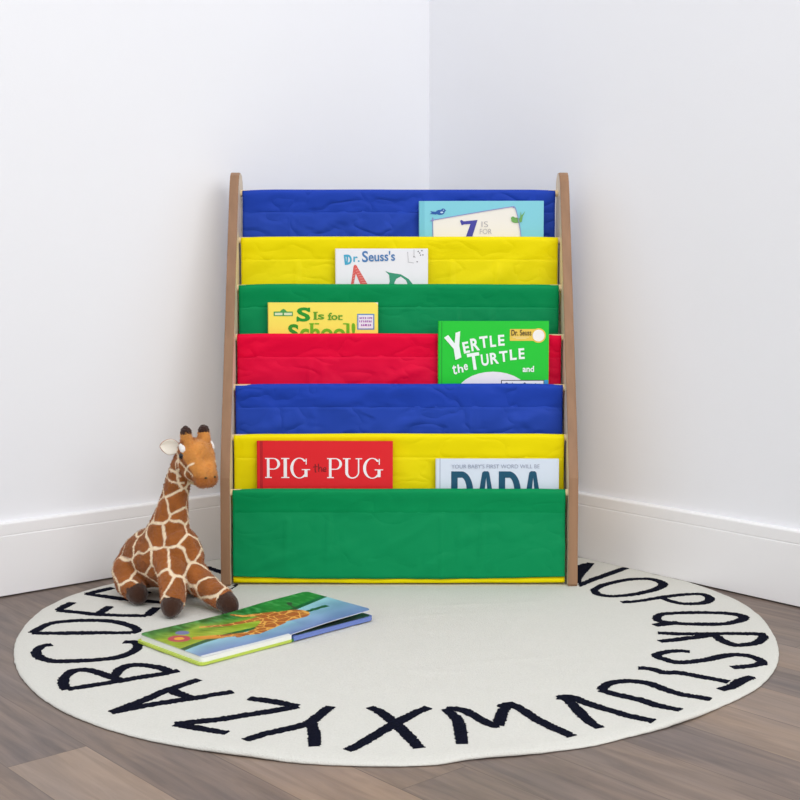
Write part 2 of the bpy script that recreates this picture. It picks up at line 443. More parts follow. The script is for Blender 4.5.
def wr(k, x, z, amp=1.0):
    """cloth wrinkle offset (towards the viewer is negative y)"""
    s = k * 7.3
    a = noise.noise(Vector((x * 9 + s, z * 10, s))) * .0020
    a += noise.noise(Vector((x * 26 + s, z * 22 + x * 14, s + 4))) * .0019
    a += max(0, noise.noise(Vector((x * 16 - z * 30 + s, z * 12 + x * 5, s + 9))) - .08) * -.0085
    return a * amp
def panel(k):
    Y, Z, x0, x1, cn = RODS[k]
    y0 = Y - SHELF_Y; z0 = Z - RUG_T
    md, ms = FAB[cn]
    hem = .036
    NX = 150
    def xs(i, z): return x0 + (x1 - x0) * i / NX
    # --- front sheet: from inside the hem down to the pocket floor
    last = k == 6
    bz = (BOT[5] if last else min(BOT[k], BOT[k - 1] if k > 0 else 9)) - RUG_T
    if k == 5: bz = .0030
    zs_top = z0 - hem + .004
    NZ = 26
    V = []; F = []
    wamp = {0: .9, 1: .55, 2: .6, 3: .8, 4: 1.15, 5: .5, 6: .7}[k]
    for j in range(NZ + 1):
        t = j / NZ
        z = zs_top + (bz - zs_top) * t
        for i in range(NX + 1):
            x = xs(i, z); e = min(1, 4 * min(i, NX - i) / NX)
            y = y0 + max(-.0088, -rod_r * (.41 + .55 * min(1, t * 1.5)) + max(-.006, min(.002, wr(k, x, z, wamp))))
            # soft vertical fold lines that end at the hem seam
            fin = max(0, min(1, (z0 - hem - z) / .012)); fin = fin * fin * (3 - 2 * fin)
            for (fx, fw, fa) in ((-.2 + .013 * k, .004, .0026), (-.075 - .02 * k, .005, .0022), (.09 + .01 * k, .004, .0026), (.2 - .015 * k, .005, .002)):
                y -= fa * math.exp(-((x - fx - .05 * (z - z0)) / fw) ** 2) * fin * (1 if not last else .8) * math.exp(-((z - z0 + .07) / .05) ** 2)
            zq = z
            if last: y -= (.0035 * max(-.3, noise.noise(Vector((x * 11, 4.2, z * 1.5)))) + .0018 * math.exp(-((x - .075) / .003) ** 2)) * fin
            if last and j == NZ: zq = z + .0012 * noise.noise(Vector((x * 8, 1, 1))) + .003 * (1 - e) - .0016 * math.cos((x) * 5)
            V.append((x, y, zq))
    for j in range(NZ):
        for i in range(NX):
            a = j * (NX + 1) + i
            F.append((a, a + NX + 1, a + NX + 2, a + 1))
    o = mesh_obj('fabric_sling', V, F, ms, shelf, smooth=True)
    o['label'] = '%s fabric sling panel, number %d from the top' % (cn, k + 1) if False else {0: 'top blue fabric panel', 1: 'upper yellow fabric panel', 2: 'upper green fabric panel', 3: 'red fabric panel',
                  4: 'lower blue fabric panel', 5: 'lower yellow fabric panel', 6: 'tall green fabric panel at the bottom'}[k]
    sm = o.modifiers.new('thick', 'SOLIDIFY'); sm.thickness = .0006; sm.offset = 0
    # --- pocket floor: from this sheet back to the one behind
    if k > 0:
        V = []; F = []
        fz = BOT[k - 1] - RUG_T
        yb = RODS[k - 1][0] - SHELF_Y
        yf = y0 - .002
        prof = [(yf, fz + .0035), (yf + .0015, fz + .001), (yf + .006, fz), ((yf + yb) / 2, fz - .0006), (yb - .005, fz), (yb - .001, fz + .001)]
        if last:
            prof = [(yf + .0035, fz + .002), (yf - .0005, fz - .0004), (yf - .0024, fz - .0036), (yf - .0020, fz - .0078), (yf + .002, fz - .0096), ((yf + yb) / 2, fz - .0100), (yb - .002, fz - .0090)]
        for (y, z) in prof:
            for i in range(NX + 1):
                x = xs(i, z)
                dz = 0
                if last: dz = .0010 * noise.noise(Vector((x * 10, 2, 7))) - .001 * math.cos(x * 5)
                V.append((x, y, max(.0006, z + dz)))
        for j in range(len(prof) - 1):
            for i in range(NX):
                a = j * (NX + 1) + i
                F.append((a, a + 1, a + NX + 2, a + NX + 1))
        q = mesh_obj('pocket_base', V, F, FAB['yellow'][0] if last else ms, o, smooth=True)
        if last: q['label'] = 'yellow lining edge under the green panel'
        sq = q.modifiers.new('thick', 'SOLIDIFY'); sq.thickness = .0006; sq.offset = 0
    # --- hem sleeve around the rod
    prof = [(rod_r * .2, -hem), (rod_r * .55, -hem * .6), (rod_r * .95, -.010)]
    for i in range(13):
        a = PI * i / 12
        prof.append((rod_r * math.cos(a), rod_r * math.sin(a)))
    prof += [(-rod_r * .99, -.003), (-rod_r * .90, -.009), (-rod_r * .74, -.015), (-rod_r * .60, -.021), (-rod_r * .51, -.028), (-rod_r * .48, -hem + .001), (-rod_r * .42, -hem)]
    V = []; F = []; n = len(prof)
    for (y, z) in prof:
        for i in range(NX + 1):
            x = xs(i, z)
            g = max(0, min(1, (-z - .004) / .02))
            yy = y0 + y + max(-.006, min(.002, wr(k, x, z0 + z, wamp))) * g * (1 if y < 0 else 0)
            zz_ = z0 + z + .0008 * noise.noise(Vector((x * 7, k * 3.1, 2))) - (.0012 * math.exp(-((abs(x) - .29) / .03) ** 2))
            if z <= -hem + .0011: zz_ += .0006 * noise.noise(Vector((x * 30, k, 5)))
            V.append((x, yy, zz_))
    for j in range(n - 1):
        for i in range(NX):
            a = j * (NX + 1) + i
            F.append((a, a + 1, a + NX + 2, a + NX + 1))
    h = mesh_obj('rod_sleeve', V, F, md, o, smooth=True)
    sh = h.modifiers.new('thick', 'SOLIDIFY'); sh.thickness = .0006; sh.offset = 1
    # --- dowel
    bm = bmesh.new(); bm_cyl(bm, (-XI - .001, y0, z0), (XI + .001, y0, z0), RD, 18)
    d = bm_obj('dowel', bm, M_dowel, shelf, smooth=False)
for k in range(7): panel(k)

# ------------------------------------------------------------------ lettering on books
def font_mesh(s, bold=0.0):
    cu = bpy.data.curves.new('t', 'FONT'); cu.body = s; cu.size = 1; cu.offset = bold; cu.resolution_u = 4
    o = bpy.data.objects.new('t', cu); COL.objects.link(o)
    dg = bpy.context.evaluated_depsgraph_get()
    me = bpy.data.meshes.new_from_object(o.evaluated_get(dg))
    V = [(v.co.x, v.co.y) for v in me.vertices]; F = [tuple(p.vertices) for p in me.polygons]
    bpy.data.objects.remove(o); bpy.data.curves.remove(cu); bpy.data.meshes.remove(me)
    return V, F

class Ink:
    """flat ink shapes collected in photo-like page units, laid just proud of a cover"""
    def __init__(s, conv, y): s.V = []; s.F = []; s.conv = conv; s.y = y
    def poly(s, pts):
        b = len(s.V); s.V += [s.conv(*p) for p in pts]; s.F.append(tuple(range(b, b + len(pts))))
    def tri(s, V, F):
        b = len(s.V); s.V += [s.conv(*p) for p in V]; s.F += [tuple(b + i for i in f) for f in F]
    def text(s, t, x0, x1, yt, yb, bold=0, shear=0, rot=0):
        V, F = font_mesh(t, bold)
        mx0 = min(v[0] for v in V); mx1 = max(v[0] for v in V); my0 = min(v[1] for v in V); my1 = max(v[1] for v in V)
        cx, cy = (x0 + x1) / 2, (yt + yb) / 2
        c, sn = math.cos(rot), math.sin(rot); o = []
        for x, y in V:
            u = ((x - mx0) / (mx1 - mx0) - .5) * (x1 - x0); w = ((y - my0) / (my1 - my0) - .5) * (yb - yt)
            u += shear * w
            o.append((cx + u * c - w * sn * -1 * -1, cy - (w * c + u * sn)))
        s.tri(o, F)
    def stroke(s, pts, w, step=2):
        P = smoothpts(pts, step) if len(pts) > 2 else [Vector(p) for p in pts]
        n = len(P); rows = []
        for i, p in enumerate(P):
            t = (P[min(i + 1, n - 1)] - P[max(i - 1, 0)]).normalized(); nn = Vector((-t.y, t.x))
            rows.append((p + nn * w / 2, p - nn * w / 2))
        for i in range(n - 1):
            s.poly([rows[i][0], rows[i][1], rows[i + 1][1], rows[i + 1][0]])
    def ellipse(s, cx, cy, rx, ry, a0=0, a1=2 * PI, n=32):
        s.poly([(cx + rx * math.cos(a0 + (a1 - a0) * i / n), cy + ry * math.sin(a0 + (a1 - a0) * i / n)) for i in range(n + (0 if a1 - a0 > 6.28 else 1))])
    def ring(s, cx, cy, ro, ri, a0, a1, n=28):
        for i in range(n):
            q = []
            for t, (rx, ry) in ((i, ro), (i + 1, ro), (i + 1, ri), (i, ri)):
                a = math.radians(a0 + (a1 - a0) * t / n); q.append((cx + rx * math.cos(a), cy - ry * math.sin(a)))
            s.poly(q)
    def rect(s, x0, y0, x1, y1): s.poly([(x0, y0), (x1, y0), (x1, y1), (x0, y1)])
    def build(s, name, m, parent, label=None):
        V = []; F = []
        for i, f in enumerate(s.F):
            y = s.y - .000004 * i
            P = [s.V[j] for j in f]; b = len(V)
            V += [(x, y, z) for x, z in P]
            tris = [(0, 1, 2)] if len(P) == 3 else tessellate_polygon([[Vector((x, z, 0)) for x, z in P]])
            for t in tris:
                (ax, az), (bx, bz), (cx, cz) = (P[q] for q in t)
                t = tuple(b + q for q in t)
                cr = (bx - ax) * (cz - az) - (bz - az) * (cx - ax)
                F.append(t if cr > 0 else t[::-1])
        o = mesh_obj(name, V, F, m, parent)
        if label: o['label'] = label
        return o

INKS = {}
def ink(rgb):
    if rgb not in INKS: INKS[rgb] = mat('print %d %d %d' % rgb, rgb, rough=.4, spec=.35)
    return INKS[rgb]
M_page = mat('paper pages', (238, 233, 220), rough=.8, spec=.1, var=.05, vscale=300, stretch=(1, 1, 1))

def book(name, label, x0, x1, px0, px1, ptop, ztop, zbot, y, thick, cover, lean=0, rz=0, board=False, round_c=0, spine=None, ylean=0):
    """closed book standing in a pocket. Local frame: x along the width from 0, z down from the top edge, front cover at -y."""
    H = ztop - zbot; Wd = x1 - x0
    root = thing(name, label, 'book', (x0, y, zbot), rz, 'picture books in the fabric pockets')
    root.rotation_euler = (-lean, ylean, rz)
    sc = Wd / (px1 - px0)
    conv = lambda px, py: ((px - px0) * sc, max(.003, H - (py - ptop) * sc))
    bm = bmesh.new(); c = .002
    ov = 0 if board else .0025
    def plate(ya, yb, r):
        P = []
        if r:
            for i in range(7):
                a = PI / 2 * i / 6; P.append((Wd - r + r * math.sin(a), H - r + r * math.cos(a)))
            P = [(.0035, 0), (.0035, H)] + P + [(Wd, 0)]
        else: P = [(.0035, 0), (.0035, H), (Wd, H), (Wd, 0)]
        A = [bm.verts.new((x, ya, z)) for x, z in P]; B = [bm.verts.new((x, yb, z)) for x, z in P]
        bm.faces.new(A); bm.faces.new(B)
        for i in range(len(P)): bm.faces.new((A[i], A[(i + 1) % len(P)], B[(i + 1) % len(P)], B[i]))
    plate(-thick / 2, -thick / 2 + c, round_c); plate(thick / 2 - c, thick / 2, round_c)
    # rounded spine
    n = 8
    for i in range(n):
        a0, a1 = PI / 2 + PI * i / n, PI / 2 + PI * (i + 1) / n
        q = [(.0035 + .0035 * math.cos(a), thick / 2 * math.sin(a)) for a in (a0, a1)]
        q2 = [(.0035 + .0015 * math.cos(a), (thick / 2 - c) * math.sin(a)) for a in (a0, a1)]
        vv = [[bm.verts.new((p[0], p[1], z)) for p in (q[0], q[1], q2[1], q2[0])] for z in (0, H)]
        bm.faces.new(vv[0]); bm.faces.new(vv[1])
        for t in range(4): bm.faces.new((vv[0][t], vv[0][(t + 1) % 4], vv[1][(t + 1) % 4], vv[1][t]))
    bmesh.ops.remove_doubles(bm, verts=bm.verts, dist=1e-6)
    bm_obj('cover', bm, mat(name + ' cover', cover, rough=.38, spec=.4, coat=.15), root)
    bm = bmesh.new()
    bm_box(bm, .0037, Wd - ov, -thick / 2 + c, thick / 2 - c, ov, H - ov)
    bm_obj('page_block', bm, M_page, root)
    yf = -thick / 2
    return root, conv, yf

def crop(ox, oy, s):
    return lambda x, y: (ox + x / s, oy + y / s)
def comp(conv, cr): return lambda x, y: conv(*cr(x, y))
LAY = .00035

OFFX = 0
# --- 1 teal book, top pocket
r, cv, yf = book('picture_book', 'teal picture book with cream plaque and two birds, in the topmost pocket',
                 0.0355, 0.2687, 419, 544, 201, 0.6919, BOT[0] + .002, 2.3669, 0.007, (128, 206, 222), lean=0, ylean=-.002)
c1 = comp(cv, crop(415, 195, 5.926))
k = Ink(c1, yf - .00015); k.rect(28, 36, 58, 700); k.build('spine_band', ink((118, 196, 214)), r)
k = Ink(c1, yf - LAY); k.poly([(104, 168), (110, 152), (128, 143), (545, 72), (585, 72), (603, 92), (632, 260), (632, 600), (112, 600)]); k.build('plaque', ink((238, 234, 226)), r, 'cream plaque with a thin blue outline')
k = Ink(c1, yf - 2 * LAY)
k.stroke([(118, 600), (106, 168), (111, 154), (128, 145), (545, 75), (583, 75), (600, 93), (630, 260), (632, 600)], 4.5); k.build('plaque_outline', ink((140, 140, 196)), r)
k = Ink(c1, yf - 3 * LAY)
k.poly([(268, 152), (278, 148), (290, 156), (372, 148), (336, 262), (298, 262), (330, 172), (292, 174), (278, 180)]); k.build('title', ink((66, 66, 160)), r, 'blue figure seven')
k = Ink(c1, yf - 3 * LAY); k.text('IS', 396, 434, 157, 190, -.012); k.text('FOR', 386, 456, 201, 231, -.012); k.build('subtitle', ink((170, 168, 176)), r)
k = Ink(c1, yf - 2 * LAY); k.ellipse(150, 103, 26, 15); k.ellipse(168, 92, 13, 12); k.poly([(130, 100), (92, 96), (100, 106), (88, 112), (128, 116)]); k.poly([(178, 88), (188, 92), (178, 96)]); k.build('bird', ink((40, 92, 168)), r, 'blue bird')
k = Ink(c1, yf - 4 * LAY); k.ellipse(598, 150, 26, 16); k.ellipse(582, 140, 12, 12); k.poly([(615, 145), (655, 96), (640, 128), (634, 160), (610, 166)]); k.poly([(625, 130), (628, 98), (634, 128)]); k.build('bird', ink((110, 168, 88)), r, 'green bird')
k = Ink(c1, yf - 4 * LAY); k.ellipse(160, 103, 9, 5); k.ellipse(170, 90, 3, 3); k.build('bird_wing', ink((186, 214, 236)), r)

# --- 2 white book, yellow panel
r, cv, yf = book('picture_book', 'white picture book with blue title and red letter A, before the upper yellow fabric',
                 -0.1200, 0.0517, 335, 428, 248.5, 0.6030, BOT[1] + .002, 2.336, 0.007, (236, 236, 240))
c2 = comp(cv, crop(330, 242, 7.62))
k = Ink(c2, yf - LAY)
k.text('D', 108, 166, 94, 172, .03, rot=.12); k.text('r.', 178, 226, 110, 152, .02)
k.stroke([(112, 108), (128, 104), (132, 130), (126, 172)], 12)
k.build('title', ink((70, 170, 204)), r, 'hand lettered blue title')
k = Ink(c2, yf - LAY); k.text('S', 244, 290, 68, 154, .022); k.text("euss's", 294, 495, 70, 146, .016, rot=.03); k.build('title', ink((74, 124, 180)), r)
k = Ink(c2, yf - LAY); k.poly([(180, 180), (190, 172), (200, 176), (300, 345), (240, 345), (196, 240), (176, 345), (156, 345)]); k.build('cover_letter', ink((222, 96, 90)), r, 'red scribbled letter A')
k = Ink(c2, yf - LAY)
k.poly([(420, 220), (450, 232), (540, 246), (600, 282), (650, 345), (600, 345), (580, 292), (540, 262), (505, 280), (490, 310), (494, 345), (440, 345), (455, 300), (450, 250)])
k.build('cover_letter', ink((52, 150, 116)), r, 'green scribbled letter')
k = Ink(c2, yf - LAY)
for a, b in (((592, 75), (596, 150)), ((592, 152), (640, 160)), ((640, 58), (640, 110)), ((640, 108), (652, 118))): k.stroke([a, b], 4)
k.build('cover_mark', ink((176, 174, 180)), r)
k = Ink(c2, yf - LAY)
for (x, y) in ((640, 112), (672, 72), (690, 100), (708, 98), (684, 84), (700, 66), (664, 150)): k.ellipse(x, y, 5, 5, n=10)
k.build('cover_mark', ink((96, 92, 100)), r)
k = Ink(c2, yf - 2 * LAY)
for i in range(7): k.stroke([(188 + 9 * i, 206 + 17 * i), (206 + 12 * i, 200 + 18 * i)], 3)
for i in range(5): k.stroke([(172, 240 + 20 * i), (186, 232 + 20 * i)], 3)
k.build('cover_mark', ink((244, 178, 172)), r)

# --- 3 yellow board book, green panel
r, cv, yf = book('picture_book', 'yellow picture book with green serif title, before the upper green fabric',
                 -0.2422, -0.0403, 267.5, 378, 302.5, 0.5041, BOT[2] + .002, 2.306, 0.007, (250, 230, 92), board=True, round_c=.007)
c3 = comp(cv, crop(262, 296, 6.557))
k = Ink(c3, yf - LAY); k.text('S', 228, 316, 75, 168, .035); k.rect(226, 138, 240, 168); k.rect(303, 76, 316, 104); k.build('title', ink((32, 150, 40)), r, 'green title')
k = Ink(c3, yf - LAY)
k.text('Is', 340, 408, 105, 155, .025); k.text('for', 432, 530, 110, 158, .025)
for (x, y, w) in ((336, 104, 30), (336, 150, 30), (430, 152, 26), (506, 152, 22)): k.rect(x, y, x + w, y + 6)
k.build('title', ink((98, 160, 34)), r)
k = Ink(c3, yf - LAY); k.text('S', 170, 240, 184, 290, .035); k.build('title', ink((46, 148, 30)), r)
k = Ink(c3, yf - LAY); k.text('chool!', 248, 612, 178, 292, .025)
for x in (318, 352, 540): k.rect(x - 8, 178, x + 22, 186)
k.build('title', ink((112, 182, 20)), r)
k = Ink(c3, yf - LAY); k.rect(76, 102, 202, 132); k.poly([(118, 102), (128, 90), (140, 84), (152, 90), (162, 102)]); k.build('emblem', ink((70, 158, 76)), r, 'small green street sign emblem')
k = Ink(c3, yf - 2 * LAY); k.rect(84, 110, 134, 126); k.rect(144, 110, 196, 126); k.build('emblem', ink((216, 228, 190)), r)
k = Ink(c3, yf - LAY); k.rect(624, 117, 737, 221); k.build('sticker', ink((96, 140, 196)), r, 'white sticker with a blue border')
k = Ink(c3, yf - 2 * LAY); k.rect(632, 125, 729, 213); k.build('sticker', ink((236, 232, 240)), r)
k = Ink(c3, yf - 3 * LAY)
for y, segs in ((138, ((640, 684), (692, 722))), (160, ((638, 656), (664, 722))), (184, ((650, 676), (682, 714)))):
    for a, b in segs:
        x = a
        while x < b:
            k.rect(x, y, x + 6, y + 13); k.rect(x, y + random.choice((0, 5, 9)), x + 9, y + 4 + random.choice((0, 5, 8))); x += 12
k.build('sticker', ink((168, 96, 176)), r)

# --- 4 green hardcover, red panel
r, cv, yf = book('picture_book', 'bright green hardcover picture book with white title, standing highest before the red fabric',
                 0.0687, 0.2692, 438, 549, 321, 0.4713, BOT[3] + .002, 2.2769, 0.0075, (8, 200, 44))
c4 = comp(cv, crop(432, 316, 6.452))
k = Ink(c4, yf - .00015); k.rect(60, 36, 66, 800); k.build('groove_shade', ink((16, 160, 44)), r)  # shade of the hinge groove, painted as a flat darker green strip
k = Ink(c4, yf - LAY)
for ch, x0, x1, y0, y1, ro, b in (('E', 200, 240, 166, 240, .2, .03), ('R', 250, 305, 143, 225, .15, .03), ('T', 308, 362, 130, 206, .12, .03), ('L', 374, 412, 126, 200, .08, .03), ('E', 427, 468, 121, 192, .05, .03),
                              ('T', 232, 312, 238, 348, .15, .03), ('U', 318, 366, 246, 322, .12, .03), ('R', 376, 430, 236, 310, .12, .03), ('T', 436, 490, 226, 296, .1, .03), ('L', 503, 546, 216, 284, .08, .03), ('E', 560, 598, 208, 278, .06, .03),
                              ('t', 132, 160, 314, 378, .15, .02), ('h', 166, 202, 312, 366, .12, .02), ('e', 206, 232, 310, 350, .1, .02)):
    k.text(ch, x0, x1, y0, y1, b, rot=ro)
k.poly([(78, 140), (104, 122), (146, 176), (152, 108), (182, 98), (176, 190), (190, 268), (152, 284), (140, 212)])
k.text('and', 586, 660, 322, 362, .025)
k.build('title', ink((238, 246, 244)), r, 'white hand lettered title')
k = Ink(c4, yf - LAY); k.ellipse(395, 520, 242, 160); k.build('cover_art', ink((236, 232, 238)), r, 'white rounded mound')
k = Ink(c4, yf - 2 * LAY); k.rect(448, 414, 726, 560); k.build('cover_panel', ink((66, 64, 70)), r)
k = Ink(c4, yf - 3 * LAY); k.rect(453, 419, 722, 560); k.build('cover_panel', ink((240, 240, 242)), r, 'white panel with a dark border')
k = Ink(c4, yf - 2 * LAY); k.rect(727, 414, 752, 560); k.build('cover_panel', ink((60, 150, 214)), r)
k = Ink(c4, yf - 4 * LAY); k.text('Other Stories', 466, 712, 430, 482, .008); k.build('subtitle', ink((40, 40, 46)), r)
k = Ink(c4, yf - LAY); k.rect(503, 84, 668, 160); k.ellipse(688, 126, 47, 47); k.build('badge', ink((236, 200, 84)), r, 'yellow badge with a white circle')
k = Ink(c4, yf - 2 * LAY); k.ellipse(688, 126, 38, 38); k.build('badge', ink((244, 240, 236)), r)
k = Ink(c4, yf - 2 * LAY); k.text('Dr. Seuss', 512, 642, 88, 126, .015); k.build('badge', ink((74, 60, 40)), r)
k = Ink(c4, yf - 2 * LAY); k.rect(520, 134, 625, 138); k.rect(540, 144, 610, 147); k.build('badge', ink((250, 232, 170)), r)

# --- 5 red hardcover, lower yellow panel
r, cv, yf = book('picture_book', 'wide red hardcover picture book with white serif title, before the lower yellow fabric',
                 -0.2553, -0.0133, 256, 392.5, 441, 0.2606, 0.0195, 2.22, 0.0075, (226, 20, 32), ylean=.003)
c5 = comp(cv, crop(250, 436, 5.405))
k = Ink(c5, yf - .00015); k.rect(50, 28, 66, 900); k.build('groove_shade', ink((186, 24, 34)), r)  # hinge groove is not modelled; its shade is a darker red strip
k = Ink(c5, yf - LAY)
def gl(ch, x0, x1, y0, y1):
    w = x1 - x0; h = y1 - y0
    fx = lambda u: x0 + u * w
    fy = lambda v: y1 - v * h
    def R(u0, v0, u1, v1): k.rect(fx(u0), fy(v1), fx(u1), fy(v0))
    def RG(u, v, ro, ri, a0, a1): k.ring(fx(u), fy(v), (ro[0] * w, ro[1] * h), (ri[0] * w, ri[1] * h), a0, a1)
    if ch == 'P':
        R(.13, 0, .30, 1); R(0, 0, .45, .05); R(0, .95, .3, 1); R(.3, .95, .55, 1); R(.3, .42, .55, .47)
        RG(.55, .71, (.45, .29), (.27, .245), -90, 90)
    if ch == 'I':
        R(.3, 0, .7, 1); R(0, 0, 1, .05); R(0, .95, 1, 1)
    if ch == 'G':
        RG(.46, .5, (.46, .52), (.31, .475), 42, 318); R(.72, .06, .87, .44); R(.58, .40, 1.0, .445); R(.78, .68, .83, .97)
        k.poly([(fx(.72), fy(.06)), (fx(.87), fy(.06)), (fx(.8), fy(.12)), (fx(.72), fy(.14))])
    if ch == 'U':
        R(.12, .3, .27, 1); R(0, .95, .4, 1); R(.78, .3, .85, 1); R(.66, .95, 1, 1)
        RG(.485, .31, (.365, .33), (.215, .27), 180, 270); RG(.485, .31, (.365, .33), (.295, .27), 270, 360)
for word in ((('P', 78, 160), ('I', 166, 210), ('G', 215, 322)), (('P', 414, 495), ('U', 500, 604), ('G', 609, 718))):
    k = Ink(c5, yf - LAY)
    for ch, a, b in word: gl(ch, a, b, 119, 228)
    k.build('title_word', ink((246, 240, 242)), r, 'white serif title word')
k = Ink(c5, yf - LAY)
k.stroke([(350, 152), (350, 190), (356, 196)], 5); k.stroke([(338, 168), (362, 165)], 4)
k.stroke([(368, 150), (369, 194)], 5); k.stroke([(369, 180), (378, 168), (384, 176), (386, 194)], 4); k.stroke([(392, 184), (408, 180), (404, 170), (394, 176), (394, 190), (410, 190)], 4)
k.build('subtitle', ink((110, 20, 26)), r, 'dark red handwritten word')

# --- 6 pale book, lower yellow panel
r, cv, yf = book('picture_book', 'pale blue white picture book with bold dark teal title, before the lower yellow fabric',
                 0.0630, 0.2822, 435.5, 559, 459, 0.2284, 0.0195, 2.22, 0.0075, (216, 226, 240))
c6 = comp(cv, crop(430, 452, 5.882))
k = Ink(c6, yf - .00015); k.rect(56, 36, 62, 900); k.build('groove_shade', ink((180, 190, 206)), r)  # flat grey blue strip paints the shade in the hinge groove
k = Ink(c6, yf - LAY); k.text("YOUR BABY'S FIRST WORD WILL BE", 126, 645, 72, 96, -.002); k.build('subtitle', ink((150, 158, 178)), r)
k = Ink(c6, yf - LAY)
for x in (125, 405):
    k.rect(x, 114, x + 38, 360); k.ring(x + 60, 235, (70, 121), (32, 84), -90, 90); k.rect(x + 38, 114, x + 60, 152); k.rect(x + 38, 318, x + 60, 356)
for x in (285, 562):
    k.poly([(x - 14, 356), (x + 22, 122), (x + 32, 113), (x + 46, 113), (x + 46, 150), (x + 24, 356)])
    k.poly([(x + 46, 113), (x + 56, 113), (x + 64, 122), (x + 104, 356), (x + 66, 356), (x + 46, 150)])
    k.rect(x + 10, 270, x + 82, 300)
k.build('title', ink((18, 80, 108)), r, 'bold dark teal title')

# ------------------------------------------------------------------ open board book on the rug
BK = Vector((-.1625, 1.8510)); BA = math.radians(44.6)
ob = thing('board_book', 'open board book with a green jungle and giraffe patterned spread, lying on the rug', 'book', (BK.x, BK.y, RUG_T + .0012), BA)
M_green = mat('lime cover board', (186, 206, 84), rough=.45)
M_bluee = mat('blue page board', (110, 130, 196), rough=.5)
M_white = mat('white page board', (236, 236, 232), rough=.6)
DEP = .160
def rounded_slab(bm, x0, x1, y0, y1, z0, z1, r=.008, side=-1):
    """board with two rounded outer corners on the side named"""
    P = []
    def arc(cx, cy, a0):
        return [(cx + r * math.cos(a0 + PI / 2 * i / 5), cy + r * math.sin(a0 + PI / 2 * i / 5)) for i in range(6)]
    if side < 0: P = [(x1, y0), (x1, y1)] + arc(x0 + r, y1 - r, PI / 2) + arc(x0 + r, y0 + r, PI)
    else: P = [(x0, y1), (x0, y0)] + arc(x1 - r, y0 + r, -PI / 2) + arc(x1 - r, y1 - r, 0)
    A = [bm.verts.new((x, y, z0)) for x, y in P]; B = [bm.verts.new((x, y, z1)) for x, y in P]
    bm.faces.new(A); bm.faces.new(B)
    for i in range(len(P)): bm.faces.new((A[i], A[(i + 1) % len(P)], B[(i + 1) % len(P)], B[i]))
bm = bmesh.new(); rounded_slab(bm, -.167, -.001, -.002, DEP + .002, 0, .0036); bm_obj('cover', bm, M_green, ob)['label'] = 'lime green front cover'
bm = bmesh.new()
bm_box(bm, -.003, .004, -.002, DEP + .002, 0, .0035, .001)
bm_obj('spine', bm, mat('dark green spine cloth', (56, 120, 60), rough=.6), ob)
bm = bmesh.new(); rounded_slab(bm, -.1625, 0, 0, DEP, .0036, .0104); bm_obj('page_block', bm, M_white, ob)
bm = bmesh.new(); rounded_slab(bm, .003, .168, -.002, DEP, .0008, .0075, side=1); bm_obj('back_page_block', bm, M_bluee, ob)
# art of the lower right page that shows in the gap
bm = bmesh.new(); rounded_slab(bm, .012, .166, .001, DEP - .002, .0075, .0079, side=1)
bm_obj('under_page', bm, mat('dark foliage print', (58, 78, 66), rough=.4, var=.5, vscale=60), ob)

